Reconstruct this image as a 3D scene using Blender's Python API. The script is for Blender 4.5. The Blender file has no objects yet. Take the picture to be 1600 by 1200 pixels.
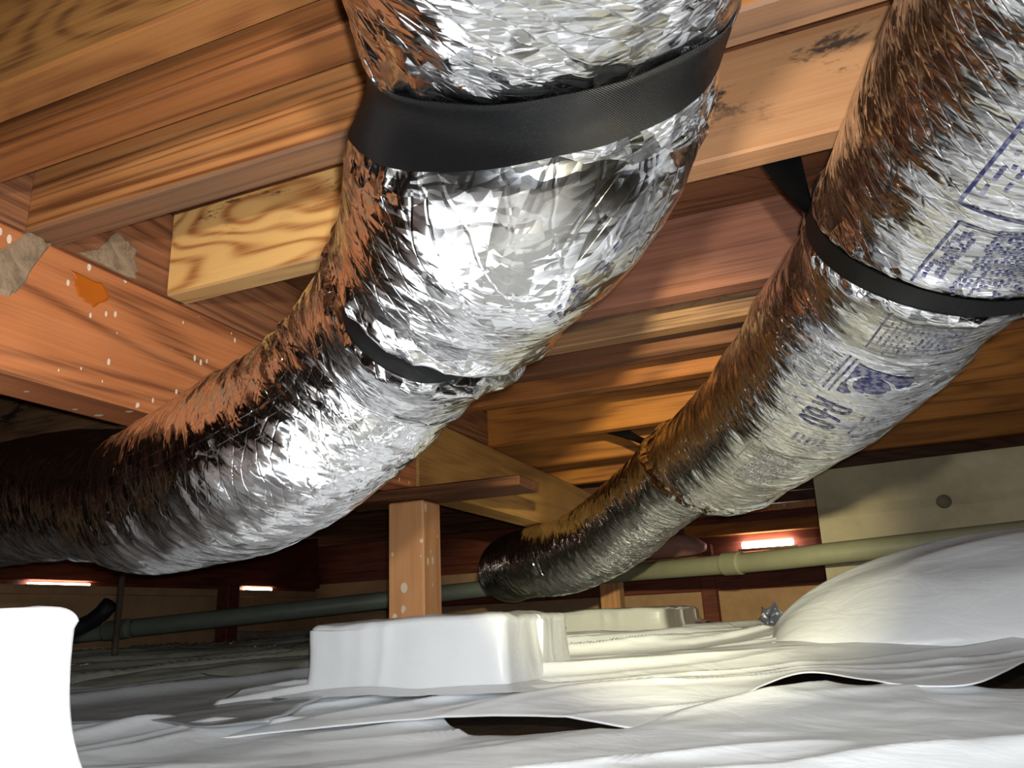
import bpy, bmesh, math, random
import numpy as np
from mathutils import Vector, Matrix
random.seed(5)
SC = bpy.context.scene
H0 = 0.30                      # height of the camera above the bare soil datum

# ------------------------------------------------------------------ camera
cam = bpy.data.cameras.new('camera'); cam.lens = 27.0; cam.sensor_width = 36.0; cam.clip_start = 0.02
cam_ob = bpy.data.objects.new('camera', cam); SC.collection.objects.link(cam_ob)
RX = (0.92685438, 0.37232386, -0.04812344); UP = (0.15233289, -0.25582451, 0.95464575); FW = (-0.34312623, 0.89214840, 0.29382924)
cam_ob.matrix_world = Matrix(((RX[0], UP[0], -FW[0], 0), (RX[1], UP[1], -FW[1], 0), (RX[2], UP[2], -FW[2], H0), (0, 0, 0, 1)))
SC.camera = cam_ob

# ------------------------------------------------------------------ world, lamps, exposure
w = bpy.data.worlds.new('crawlspace_world'); SC.world = w; w.use_nodes = True
w.node_tree.nodes['Background'].inputs[0].default_value = (0.5, 0.6, 0.8, 1); w.node_tree.nodes['Background'].inputs[1].default_value = 0.02
def lamp(name, kind, loc, power, col, radius, aim=None, size=None, blend=.6):
    l = bpy.data.lights.new(name, kind); l.energy = power; l.color = col; l.shadow_soft_size = radius
    o = bpy.data.objects.new(name, l); SC.collection.objects.link(o); o.location = (loc[0], loc[1], loc[2] + H0)
    if kind == 'SPOT':
        l.spot_size = math.radians(size); l.spot_blend = blend
        o.rotation_euler = Vector((aim[0], aim[1], aim[2])).to_track_quat('-Z', 'Y').to_euler()
    return o
lamp('headlamp_flood', 'SPOT', (0.03, -0.03, 0.15), 36, (1.0, 0.955, 0.86), 0.012, (-.20, .95, -.20), 150, .9)
lamp('headlamp_beam', 'SPOT', (0.06, -0.03, 0.145), 195, (1.0, 0.92, 0.55), 0.012, (-.20, .97, .05), 34, .7)
lamp('phone_flash', 'SPOT', (0.012, 0.0, 0.01), 39, (0.86, 0.93, 1.0), 0.006, FW, 140, .7)
SC.view_settings.view_transform = 'Standard'; SC.view_settings.look = 'None'
SC.view_settings.gamma = 1.0; SC.view_settings.exposure = 0.0
SC.view_settings.use_curve_mapping = False
SC.cycles.max_bounces = 8; SC.cycles.glossy_bounces = 5; SC.cycles.diffuse_bounces = 4
SC.cycles.sample_clamp_indirect = 6.0

# ------------------------------------------------------------------ materials
def lin(c):
    return tuple(((v / 255) / 12.92 if v / 255 <= .04045 else ((v / 255 + .055) / 1.055) ** 2.4) for v in c) + (1,)
class NT:
    def __init__(s, name):
        s.m = bpy.data.materials.new(name); s.m.use_nodes = True; s.t = s.m.node_tree; s.b = s.t.nodes['Principled BSDF']
    def n(s, typ, **kw):
        q = s.t.nodes.new(typ)
        for k, v in kw.items():
            if k.startswith('i_'):
                key = k[2:]; key = int(key) if key.isdigit() else key.replace('_', ' ')
                if isinstance(v, bpy.types.NodeSocket): s.t.links.new(v, q.inputs[key])
                else: q.inputs[key].default_value = v
            else: setattr(q, k, v)
        return q
    def link(s, a, name):
        s.t.links.new(a, s.b.inputs[name])
    def math(s, op, a, b=0.0, c=0.0, clamp=False):
        q = s.n('ShaderNodeMath', operation=op, use_clamp=clamp)
        for i, v in enumerate((a, b, c)):
            if isinstance(v, bpy.types.NodeSocket): s.t.links.new(v, q.inputs[i])
            else: q.inputs[i].default_value = v
        return q.outputs[0]
    def vmath(s, op, a, b=None, scale=None):
        q = s.n('ShaderNodeVectorMath', operation=op)
        for i, v in enumerate((a, b)):
            if v is None: continue
            if isinstance(v, bpy.types.NodeSocket): s.t.links.new(v, q.inputs[i])
            else: q.inputs[i].default_value = v
        if scale is not None:
            if isinstance(scale, bpy.types.NodeSocket): s.t.links.new(scale, q.inputs['Scale'])
            else: q.inputs['Scale'].default_value = scale
        return q.outputs['Vector']
    def mix(s, f, a, b, mode='MIX'):
        q = s.n('ShaderNodeMix', data_type='RGBA', blend_type=mode)
        for i, v in ((0, f), (6, a), (7, b)):
            if isinstance(v, bpy.types.NodeSocket): s.t.links.new(v, q.inputs[i])
            else: q.inputs[i].default_value = v
        return q.outputs[2]
    def ramp(s, f, stops, interp='LINEAR'):
        q = s.n('ShaderNodeValToRGB'); q.color_ramp.interpolation = interp
        e = q.color_ramp.elements
        while len(e) < len(stops): e.new(.5)
        for el, (p, c) in zip(e, stops):
            el.position = p; el.color = c if len(c) == 4 else tuple(c) + (1,)
        s.t.links.new(f, q.inputs[0]); return q.outputs[0]
    def noise(s, vec, scale, detail=3, rough=.5, dist=0.0):
        return s.n('ShaderNodeTexNoise', i_Vector=vec, i_Scale=scale, i_Detail=detail, i_Roughness=rough, i_Distortion=dist).outputs[0]
    def setv(s, **kw):
        for k, v in kw.items(): s.b.inputs[k.replace('_', ' ')].default_value = v

def wood(name, base, dark, light, axis='X', rings=26, coarse=1.0, mold=0.0, mold_seed=0.0, stain=0.35, rough=.62, seed=0.0, fleck=0.0, contrast=.75, mlo=.15, under=None, across=9, along=1.0, under_amt=.85, line=1.6):
    s = NT(name); tc = s.n('ShaderNodeTexCoord').outputs['Object']
    q, l = across, along
    st = {'X': (l, q, q), 'Y': (q, l, q), 'Z': (q, q, l)}[axis]
    fs = {'X': (5, 190, 190), 'Y': (190, 5, 190), 'Z': (190, 190, 5)}[axis]
    off = s.vmath('ADD', tc, s.vmath('ADD', s.vmath('SCALE', (7.3, 5.1, 3.7), scale=s.n('ShaderNodeObjectInfo').outputs['Random']), (seed * 3.1, seed * 1.7, seed * .9)))
    v = s.vmath('MULTIPLY', off, st)
    n1 = s.noise(v, .9 * coarse, 2, .45, .3)
    r = s.math('SINE', s.math('MULTIPLY', n1, rings * 6.28))
    r = s.math('MULTIPLY_ADD', r, .5, .5); r = s.math('POWER', r, line)
    f = s.noise(s.vmath('MULTIPLY', off, fs), 1.0, 2, .6)
    big = s.noise(off, 3.0, 3, .55)
    col = s.mix(s.math('MULTIPLY', r, contrast), base, dark)
    col = s.mix(s.ramp(f, [(.42, (0, 0, 0)), (.62, (.45, .45, .45))]), col, light)
    col = s.mix(s.ramp(big, [(.38, (0, 0, 0)), (.68, (stain, stain, stain))]), col, dark)
    if mold > 0:
        m = s.noise(s.vmath('MULTIPLY', s.vmath('ADD', tc, (mold_seed, 0, 0)), {'X': (1, 2.2, 2.6), 'Y': (2.2, 1, 2.6), 'Z': (2.6, 2.6, 1)}[axis]), 5.5, 6, .72, .4)
        z = s.n('ShaderNodeSeparateXYZ', i_0=tc).outputs[2]
        band = s.ramp(s.math('MULTIPLY_ADD', z, 7.0, .5), [(mlo, (0, 0, 0)), (min(.97, mlo + .4), (1, 1, 1)), (.99, (.8, .8, .8))])
        mm = s.math('MULTIPLY', s.ramp(m, [(.53, (0, 0, 0)), (.585, (1, 1, 1))]), s.math('MULTIPLY', band, mold))
        col = s.mix(mm, col, lin((38, 33, 34)))
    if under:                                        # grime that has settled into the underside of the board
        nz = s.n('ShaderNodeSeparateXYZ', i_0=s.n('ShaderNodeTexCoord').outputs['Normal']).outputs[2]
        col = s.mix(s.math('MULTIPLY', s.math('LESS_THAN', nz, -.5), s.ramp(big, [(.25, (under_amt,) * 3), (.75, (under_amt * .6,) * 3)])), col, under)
    if fleck > 0:
        vo = s.n('ShaderNodeTexVoronoi', i_Vector=s.vmath('MULTIPLY', off, (40, 62, 30)), i_Scale=1.0, i_Randomness=1.0)
        rnd = s.n('ShaderNodeSeparateXYZ', i_0=vo.outputs['Color']).outputs[0]
        clump = s.ramp(s.noise(off, 9.0, 2), [(.36, (.2, .2, .2)), (.52, (1, 1, 1))])
        th = s.math('MULTIPLY', clump, s.ramp(rnd, [(.58, (0, 0, 0)), (1, (.36, .36, .36))]))
        dot = s.math('LESS_THAN', vo.outputs['Distance'], th)
        col = s.mix(dot, col, lin((214, 200, 176)))
    s.link(col, 'Base Color')
    s.setv(Roughness=rough, Specular_IOR_Level=.3)
    h = s.math('ADD', s.math('MULTIPLY', f, .6), s.math('MULTIPLY', r, -.25))
    s.link(s.n('ShaderNodeBump', i_Strength=.25, i_Distance=.002, i_Height=h).outputs[0], 'Normal')
    return s.m

def plastic(name, col, rough=.32, trans=0.0, dirt=.25, dirtcol=(150, 145, 130)):
    s = NT(name); tc = s.n('ShaderNodeTexCoord').outputs['Object']
    d = s.noise(tc, 5.0, 5, .6)
    c = s.mix(s.ramp(d, [(.5, (0, 0, 0)), (.75, (dirt, dirt, dirt))]), lin(col), lin(dirtcol))
    s.link(c, 'Base Color'); s.setv(Roughness=rough, Specular_IOR_Level=.45)
    v = s.vmath('MULTIPLY', tc, (3.0, 7.0, 7.0))
    b1 = s.noise(v, 2.2, 4, .5, .6); 
    s.link(s.n('ShaderNodeBump', i_Strength=.35, i_Distance=.012, i_Height=b1).outputs[0], 'Normal')
    return s.m

def foil(name, tint=(.74, .745, .755)):
    s = NT(name)
    uv = s.n('ShaderNodeUVMap', uv_map='skin').outputs[0]
    cr = s.n('ShaderNodeAttribute', attribute_name='crumple').outputs['Fac']
    N = s.n('ShaderNodeNewGeometry').outputs['Normal']
    wob = s.n('ShaderNodeTexNoise', i_Vector=uv, i_Scale=38.0, i_Detail=2.0).outputs['Color']
    wv = s.vmath('ADD', uv, s.vmath('SCALE', s.vmath('SUBTRACT', wob, (.5, .5, .5)), scale=.007))
    def cells(vec, sc, seed):
        vo = s.n('ShaderNodeTexVoronoi', i_Vector=s.vmath('ADD', s.vmath('MULTIPLY', vec, sc), (seed, seed * .37, seed)), i_Scale=1.0)
        return s.vmath('SUBTRACT', vo.outputs['Color'], (.5, .5, .5))
    def creases(vec, sc, seed, wd):
        vo = s.n('ShaderNodeTexVoronoi', feature='DISTANCE_TO_EDGE', i_Vector=s.vmath('ADD', s.vmath('MULTIPLY', vec, sc), (seed, seed * .37, seed)), i_Scale=1.0)
        return s.math('SUBTRACT', 1.0, s.math('DIVIDE', vo.outputs['Distance'], wd, clamp=True))
    rot = s.n('ShaderNodeVectorRotate', i_Vector=wv, i_Axis=(0, 0, 1), i_Angle=.20).outputs[0]
    rot2 = s.n('ShaderNodeVectorRotate', i_Vector=wv, i_Axis=(0, 0, 1), i_Angle=-.35).outputs[0]
    patch = s.ramp(s.noise(uv, 9.0, 2), [(.42, (0, 0, 0)), (.62, (1, 1, 1))])
    cr = s.math('MAXIMUM', cr, s.math('MULTIPLY', patch, .35))
    c1 = cells(wv, (30, 27, 1), 3.3)                   # flat facets, strongest beside the straps
    c2 = cells(rot2, (120, 70, 1), 7.7)
    c3 = cells(rot, (150, 13, 1), 1.1)                 # long narrow pleats running around the duct
    c4 = cells(rot, (420, 45, 1), 5.9)
    n = s.vmath('ADD', N, s.vmath('SCALE', c1, scale=s.math('MULTIPLY_ADD', cr, .75, .03)))
    n = s.vmath('ADD', n, s.vmath('SCALE', c2, scale=s.math('MULTIPLY_ADD', cr, .40, .06)))
    n = s.vmath('ADD', n, s.vmath('SCALE', c3, scale=.22))
    n = s.vmath('ADD', n, s.vmath('SCALE', c4, scale=.14))
    n = s.vmath('NORMALIZE', n)
    k1 = creases(rot, (60, 14, 1), 2.2, .10); k2 = creases(rot2, (85, 20, 1), 8.1, .06)
    # scrim threads laminated under the film
    sx = s.n('ShaderNodeSeparateXYZ', i_0=uv)
    t1 = s.math('LESS_THAN', s.math('FRACT', s.math('MULTIPLY', sx.outputs[0], 62.0)), .05)
    t2 = s.math('LESS_THAN', s.math('FRACT', s.math('MULTIPLY', sx.outputs[1], 62.0)), .05)
    h = s.math('ADD', s.math('ADD', s.math('MULTIPLY', k1, .5), s.math('MULTIPLY', k2, .4)), s.math('MULTIPLY', s.math('MAXIMUM', t1, t2), .25))
    bump = s.n('ShaderNodeBump', i_Strength=.5, i_Distance=.001, i_Height=h, i_Normal=n).outputs[0]
    s.link(bump, 'Normal')
    s.b.inputs['Base Color'].default_value = tint + (1,)
    s.setv(Metallic=1.0, Roughness=.13)
    return s.m

def plain(name, col, rough=.6, bump=0.0, bscale=60, spec=.4, var=.3, vscale=8):
    s = NT(name); tc = s.n('ShaderNodeTexCoord').outputs['Object']
    c = lin(col); dk = tuple(v * .45 for v in c[:3]) + (1,)
    s.link(s.mix(s.ramp(s.noise(tc, vscale, 5, .65), [(.4, (0, 0, 0)), (.72, (var, var, var))]), c, dk), 'Base Color')
    s.setv(Roughness=rough, Specular_IOR_Level=spec)
    if bump: s.link(s.n('ShaderNodeBump', i_Strength=bump, i_Distance=.004, i_Height=s.noise(tc, bscale, 4, .6)).outputs[0], 'Normal')
    return s.m

def webbing(name):
    s = NT(name); uv = s.n('ShaderNodeUVMap', uv_map='skin').outputs[0]
    sx = s.n('ShaderNodeSeparateXYZ', i_0=uv)
    a = s.math('SINE', s.math('MULTIPLY', sx.outputs[0], 6283 / 1.5)); b = s.math('SINE', s.math('MULTIPLY', sx.outputs[1], 6283 / 1.3))
    h = s.math('MULTIPLY', a, b)
    nz = s.noise(uv, 900, 2)
    s.b.inputs['Base Color'].default_value = lin((7, 7, 8)); s.setv(Specular_IOR_Level=.09)
    s.link(s.math('MULTIPLY_ADD', nz, .7, .05), 'Roughness')
    s.link(s.n('ShaderNodeBump', i_Strength=.9, i_Distance=.0008, i_Height=h).outputs[0], 'Normal')
    return s.m

def film_ink(name, tint, rough):
    s = NT(name); tc = s.n('ShaderNodeTexCoord').outputs['Object']
    s.link(s.mix(s.ramp(s.noise(tc, 160, 2), [(.40, (0, 0, 0)), (.62, (.32, .32, .32))]), tint + (1,), (.62, .63, .68, 1)), 'Base Color')
    s.setv(Metallic=.85, Roughness=rough); return s.m
def emit(name, col, strength):
    s = NT(name); s.b.inputs['Base Color'].default_value = (1, 1, 1, 1)
    s.b.inputs['Emission Color'].default_value = col + (1,); s.setv(Emission_Strength=strength); return s.m


def hsh(ix,iy,seed):
    n=(ix.astype(np.int64)*374761393+iy.astype(np.int64)*668265263+seed*1442695041)&0xffffffff
    n=((n^(n>>13))*1274126177)&0xffffffff
    return ((n^(n>>16))&0xffff)/65535.0
def vn(x,y,seed=0):
    x=np.asarray(x,float);y=np.asarray(y,float)
    ix=np.floor(x);iy=np.floor(y);fx=x-ix;fy=y-iy
    u=fx*fx*(3-2*fx);v=fy*fy*(3-2*fy)
    a=hsh(ix,iy,seed);b=hsh(ix+1,iy,seed);c=hsh(ix,iy+1,seed);d=hsh(ix+1,iy+1,seed)
    return (a*(1-u)+b*u)*(1-v)+(c*(1-u)+d*u)*v-.5
def fbm(x,y,seed=0,o=3):
    r=0;a=1
    for i in range(o):
        r=r+a*vn(x*2**i,y*2**i,seed+i*17);a*=.5
    return r
def ridge(x,y,seed=0):
    return 1-np.abs(2*vn(x,y,seed))*2
def spline(P,step):
    P=np.array(P,float)
    Q=np.vstack([2*P[0]-P[1],P,2*P[-1]-P[-2]]);out=[]
    for i in range(1,len(Q)-2):
        p0,p1,p2,p3=Q[i-1],Q[i],Q[i+1],Q[i+2]
        n=40;t=np.linspace(0,1,n,endpoint=False)[:,None]
        out.append(.5*((2*p1)+(-p0+p2)*t+(2*p0-5*p1+4*p2-p3)*t*t+(-p0+3*p1-3*p2+p3)*t**3))
    out.append(Q[-2][None]);A=np.vstack(out)
    for _ in range(2):   # relax kinks
        A[1:-1]=.25*A[:-2]+.5*A[1:-1]+.25*A[2:]
    k=int(12)
    B=A.copy()
    for i in range(len(A)):
        lo=max(0,i-k);hi=min(len(A),i+k+1);w=min(i-lo,hi-1-i);B[i]=A[i-w:i+w+1].mean(0)
    A=B
    L=np.r_[0,np.cumsum(np.linalg.norm(np.diff(A[:,:3],axis=0),axis=1))]
    n=int(L[-1]/step);s=np.linspace(0,L[-1],n+1)
    return s,np.stack([np.interp(s,L,A[:,i]) for i in range(A.shape[1])],1)
class Duct:
    """flexible duct skin as a grid over arc length and angle; angle 0 is the top, pi/2 the right-hand side"""
    def __init__(self,P,step,nt,cinch,seed,crease=1.0,gather=None):
        self.s,A=spline(P,step);self.R=A[:,3];self.C=A[:,:3]
        T=np.gradient(self.C,axis=0);T/=np.linalg.norm(T,axis=1)[:,None];self.T=T
        up=np.array([0,0,1.]);U=up-(T@up)[:,None]*T;U/=np.linalg.norm(U,axis=1)[:,None]
        V=np.cross(T,U);self.U,self.V=U,V
        self.nt=nt;self.th=np.linspace(0,2*np.pi,nt+1)
        s=self.s[:,None];th=self.th[None,:]
        k=np.gradient(T,axis=0)/step                    # curvature vector
        inner=(k@np.array([0,0,1]))[:,None]*0+np.einsum('ij,ij->i',k,U)[:,None]*np.cos(th)+np.einsum('ij,ij->i',k,V)[:,None]*np.sin(th)
        w=np.clip(.35+inner*.12,.15,1.3)
        ct,st=np.cos(th),np.sin(th)
        # noise sampled so that it closes around the duct
        def cn(fs,ft,sd):
            a=vn(s*fs,th*ft+s*fs*.15,sd);b=vn(s*fs,(th-2*np.pi)*ft+s*fs*.15,sd)
            m=np.clip((th-(2*np.pi-.8))/.8,0,1);return a*(1-m)+b*m
        d=.0035*cn(9,1.2,seed)*2
        if gather: crease=crease*np.interp(s,gather[0],gather[1])
        d=d+crease*w*(.0030*(1-np.abs(2*cn(30,.9,seed+1))*2)+.0016*(1-np.abs(2*cn(75,1.8,seed+2))*2))
        d=d+crease*.0006*cn(120,5,seed+3)*2
        cr=np.zeros_like(d)
        for (s0,a,b,dep,wd) in cinch:
            sc=s0+a*np.cos(th)+b*np.sin(th);q=(s-sc)
            g=np.exp(-(q/wd)**2);g2=np.exp(-(np.abs(q)-2.0*wd)**2/(1.1*wd)**2)
            d=d*(1-.8*g)-dep*g+.3*dep*g2
            rough=np.exp(-(np.abs(q)-1.7*wd)**2/(1.5*wd)**2)
            d=d+rough*(.0022*(1-2*np.abs(2*cn(48,5,seed+7)))+.0006*cn(110,14,seed+8)*2)
            cr=np.maximum(cr,rough)
        self.d=d;self.cr=cr
        rr=self.R[:,None]+d
        self.X=self.C[:,None,:]+rr[...,None]*(U[:,None,:]*ct[...,None]+V[:,None,:]*st[...,None])
    def at(self,s,th,off=0.0):
        i=np.clip(np.asarray(s)/self.s[-1]*(len(self.s)-1),0,len(self.s)-1.001);j=(np.asarray(th)%(2*np.pi))/(2*np.pi)*self.nt
        i0=i.astype(int);j0=np.minimum(j.astype(int),self.nt-1);fi=(i-i0)[...,None];fj=(j-j0)[...,None];X=self.X
        p=(X[i0,j0]*(1-fi)+X[i0+1,j0]*fi)*(1-fj)+(X[i0,j0+1]*(1-fi)+X[i0+1,j0+1]*fi)*fj
        u=self.U[i0];v=self.V[i0];a=np.asarray(th)[...,None]
        return p+off*(u*np.cos(a)+v*np.sin(a))
D1P=[(.30,-.35,.37,.115),(.12,-.08,.372,.115),(-.02,.16,.372,.118),(-.09,.31,.372,.119),(-.115,.394,.372,.119),(-.134,.44,.360,.117),(-.160,.455,.318,.114),(-.217,.505,.303,.107),(-.300,.59,.29,.101),(-.376,.645,.279,.099),(-.424,.66,.243,.099),(-.488,.665,.209,.099),(-.595,.70,.190,.105),(-.78,.79,.192,.106),(-.92,.86,.196,.104),(-1.07,.94,.230,.108),(-1.35,1.05,.272,.118),(-1.6,1.11,.285,.124),(-2.0,1.2,.30,.124)]
D2P=[(.34,.02,.365,.122),(.285,.28,.366,.123),(.242,.46,.367,.123),(.214,.57,.366,.123),(.194,.65,.366,.122),(.169,.75,.365,.121),(.148,.85,.363,.119),(.133,.92,.362,.115),(.105,.985,.350,.122),(.054,1.125,.339,.126),(-.016,1.32,.330,.128),(-.108,1.555,.327,.129),(-.20,1.78,.335,.125),(-.300,1.98,.352,.116),(-.41,2.13,.315,.116),(-.57,2.29,.248,.121),(-.77,2.45,.192,.120),(-.93,2.53,.188,.116),(-1.06,2.68,.186,.116),(-1.16,2.88,.186,.117),(-1.2,3.02,.186,.117)]
# ------------------------------------------------------------------ helpers
def link(o): SC.collection.objects.link(o); return o
def mesh_ob(name, V, Fc, mat, parent=None, smooth=False, uvs=None):
    V = np.array(V, float); c = (V.max(0) + V.min(0)) / 2
    if parent is not None: c = np.array(parent.location) - np.array((0, 0, H0))
    me = bpy.data.meshes.new(name); me.from_pydata((V - c).tolist(), [], [tuple(f) for f in Fc])
    me.materials.append(mat)
    if smooth: me.polygons.foreach_set('use_smooth', [True] * len(me.polygons))
    if uvs is not None:
        l = me.uv_layers.new(name='skin'); idx = np.empty(len(me.loops), np.int32); me.loops.foreach_get('vertex_index', idx)
        l.data.foreach_set('uv', np.array(uvs, np.float32)[idx].ravel())
    me.update()
    o = link(bpy.data.objects.new(name, me))
    if parent is not None: o.parent = parent
    else: o.location = (c[0], c[1], c[2] + H0)
    return o
def empty(name, loc):
    o = link(bpy.data.objects.new(name, None)); o.location = (loc[0], loc[1], loc[2] + H0); o.empty_display_size = .05; return o
def tag(o, label, cat, group=None, kind=None):
    o['label'] = label; o['category'] = cat
    if group: o['group'] = group
    if kind: o['kind'] = kind
    return o
def struct(o, label=None):
    o['kind'] = 'structure'
    if label: o['label'] = label
    return o
def box(name, x, y, z, mat, parent=None, bev=.003, seg=1, jitter=0.0, cuts=0):
    bm = bmesh.new(); bmesh.ops.create_cube(bm, size=1)
    for v in bm.verts:
        v.co = Vector(((x[0] + x[1]) / 2 + v.co.x * (x[1] - x[0]), (y[0] + y[1]) / 2 + v.co.y * (y[1] - y[0]), (z[0] + z[1]) / 2 + v.co.z * (z[1] - z[0])))
    if cuts:
        L = (x[1] - x[0], y[1] - y[0], z[1] - z[0]); a = L.index(max(L))
        es = [e for e in bm.edges if abs((e.verts[0].co - e.verts[1].co)[a]) > L[a] * .9]
        bmesh.ops.subdivide_edges(bm, edges=es, cuts=cuts, use_grid_fill=True)
    if bev:
        es = [e for e in bm.edges if len(e.link_faces) == 2 and e.link_faces[0].normal.angle(e.link_faces[1].normal, 0) > .5]
        bmesh.ops.bevel(bm, geom=es, offset=bev, segments=seg, affect='EDGES', profile=.6)
    bm.verts.ensure_lookup_table()
    V = np.array([v.co[:] for v in bm.verts])
    if jitter:
        V[:, 1] += jitter * vn(V[:, 0] * 1.7 + z[0], V[:, 0] * 0 + y[0] * 7, 5); V[:, 2] += jitter * .6 * vn(V[:, 0] * 2.1 + 9, V[:, 0] * 0 + y[0] * 5, 8)
    F = [[v.index for v in f.verts] for f in bm.faces]; bm.free()
    return mesh_ob(name, V, F, mat, parent)
def tube(name, pts, r, mat, parent=None, n=14, step=.04, wob=0.0):
    P = [(p[0], p[1], p[2], (p[3] if len(p) > 3 else r)) for p in pts]
    s, A = spline(P, step) if len(P) > 2 else (None, np.array([np.array(P[0]) * (1 - t) + np.array(P[1]) * t for t in np.linspace(0, 1, 24)]))
    C = A[:, :3]; T = np.gradient(C, axis=0); T /= np.linalg.norm(T, axis=1)[:, None]
    ref = np.array([0, 0, 1.]) if abs(T[:, 2]).mean() < .8 else np.array([0, 1., 0])
    U = ref - (T @ ref)[:, None] * T; U /= np.linalg.norm(U, axis=1)[:, None]; W = np.cross(T, U)
    th = np.linspace(0, 2 * np.pi, n, endpoint=False)
    R = A[:, 3][:, None] * (1 + wob * vn(np.arange(len(C))[:, None] * .6 + th * 0, th[None] * 1.3, 4))
    X = C[:, None] + R[..., None] * (U[:, None] * np.cos(th)[None, :, None] + W[:, None] * np.sin(th)[None, :, None])
    V = X.reshape(-1, 3).tolist(); F = []
    for i in range(len(C) - 1):
        for j in range(n): F.append((i * n + j, i * n + (j + 1) % n, (i + 1) * n + (j + 1) % n, (i + 1) * n + j))
    F.append(tuple(range(n))[::-1]); F.append(tuple((len(C) - 1) * n + j for j in range(n)))
    return mesh_ob(name, V, F, mat, parent, True)
def grid_ob(name, X, mat, parent=None, uv=None, smooth=True, attr=None, close=False, keep=None):
    a, b = X.shape[:2]; idx = np.arange(a * b).reshape(a, b)
    F = np.stack([idx[:-1, :-1], idx[1:, :-1], idx[1:, 1:], idx[:-1, 1:]], -1).reshape(-1, 4)
    if keep is not None: F = F[keep.reshape(-1)]
    V = X.reshape(-1, 3)
    if keep is not None:
        used = np.unique(F); m = -np.ones(len(V), int); m[used] = np.arange(len(used)); V = V[used]; F = m[F]
        if uv is not None: uv = uv.reshape(-1, 2)[used]
    o = mesh_ob(name, V, F.tolist(), mat, parent, smooth, None if uv is None else uv.reshape(-1, 2))
    if attr is not None:
        l = o.data.attributes.new('crumple', 'FLOAT', 'POINT'); l.data.foreach_set('value', attr.ravel().astype(np.float32))
    return o

# ================================================================== setting
def G(x, y):                     # lie of the ground
    g = np.interp(y, [-2, .6, 1.1, 1.45, 2, 3, 6], [-.26, -.24, -.2, -.14, -.1, -.085, -.07])
    return g + .012 * fbm(np.asarray(x) * 1.1, np.asarray(y) * 1.3, 40, 2)
soil = plain('soil', (74, 60, 46), .95, .9, 40, .1, .6, 14)
gx, gy = np.meshgrid(np.linspace(-3.4, 3.2, 90), np.linspace(-1.8, 4.7, 90), indexing='ij')
fl = grid_ob('floor', np.stack([gx, gy, G(gx, gy) - .035 + .012 * fbm(gx * 9, gy * 9, 3, 3)], -1), soil); struct(fl)

W_red = wood('wood_red_fir', lin((136, 80, 38)), lin((68, 34, 16)), lin((150, 96, 52)), 'X', 9, 1.0, seed=1, across=22, along=.5, under=lin((122, 72, 34)), under_amt=.4)
W_gold = wood('wood_golden_fir', lin((132, 90, 44)), lin((84, 48, 22)), lin((154, 110, 60)), 'X', 12, .9, seed=4.4, stain=.25, across=6, along=2.4, line=2.0, contrast=.85, under=lin((112, 62, 26)), under_amt=.6)
W_orange = wood('wood_orange_fir', lin((176, 112, 60)), lin((98, 54, 26)), lin((196, 138, 84)), 'X', 9, .8, seed=8.2, across=20, along=.45, line=2.2, contrast=.9, under=lin((100, 78, 62)))
W_yellow = wood('wood_yellow_pine', lin((236, 184, 110)), lin((170, 104, 52)), lin((222, 178, 112)), 'X', 14, .9, mold=.9, mold_seed=2.0, mlo=.5, seed=2.3, stain=.06, contrast=.95, across=8, along=2.6, line=2.4, under=lin((158, 128, 88)))
W_peach = wood('wood_pale_orange_pine', lin((164, 118, 78)), lin((142, 92, 58)), lin((176, 130, 92)), 'X', 7, .8, mold=.95, mold_seed=9.4, seed=5.1, stain=.12, contrast=.4)
W_rose = wood('wood_reddish_brown', lin((128, 80, 58)), lin((86, 48, 34)), lin((150, 104, 82)), 'X', 9, 1.0, seed=6.6, contrast=.45, stain=.3)
W_dark = wood('wood_dark_brown', lin((94, 55, 30)), lin((54, 28, 14)), lin((114, 72, 42)), 'X', 14, 1.0, seed=3.3)
W_mold = wood('wood_grey_mouldy', lin((132, 92, 58)), lin((74, 50, 36)), lin((158, 124, 88)), 'X', 10, 1.0, mold=1.0, mold_seed=4.0, seed=7.7)
W_far = wood('wood_far_orange', lin((172, 106, 38)), lin((116, 64, 20)), lin((184, 122, 54)), 'X', 12, 1.0, seed=9.1)
W_far2 = wood('wood_far_brown', lin((146, 86, 36)), lin((92, 50, 20)), lin((160, 102, 50)), 'X', 12, 1.0, seed=2.1)
W_girder = wood('wood_girder', lin((184, 110, 64)), lin((100, 52, 28)), lin((198, 130, 82)), 'Y', 12, .7, across=11, along=.8, line=2.0, seed=3.9, fleck=1.0)
W_gy = wood('wood_block_brown', lin((140, 88, 56)), lin((86, 48, 30)), lin((168, 116, 78)), 'Y', 14, 1.0, seed=1.9)
W_post = wood('wood_post', lin((204, 146, 96)), lin((156, 100, 60)), lin((214, 162, 114)), 'Z', 9, 1.0, seed=2.9, contrast=.5, fleck=.4)
W_sub = wood('wood_subfloor', lin((112, 66, 38)), lin((64, 36, 20)), lin((132, 88, 58)), 'X', 12, 1.0, seed=6.1, stain=.5)
W_rim = wood('wood_rim_red', lin((126, 62, 40)), lin((66, 28, 18)), lin((146, 82, 56)), 'Y', 8, 1.0, seed=6.9, contrast=.5)
W_rimx = wood('wood_rim_red_cross', lin((126, 62, 40)), lin((66, 28, 18)), lin((146, 82, 56)), 'X', 8, 1.0, seed=7.9, contrast=.5)
conc = plain('board_formed_concrete', (184, 170, 138), .9, .5, 30, .2, .5, 5)
conc_tan = plain('tan_foundation_wall', (206, 164, 122), .9, .4, 30, .2, .5, 6)

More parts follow.
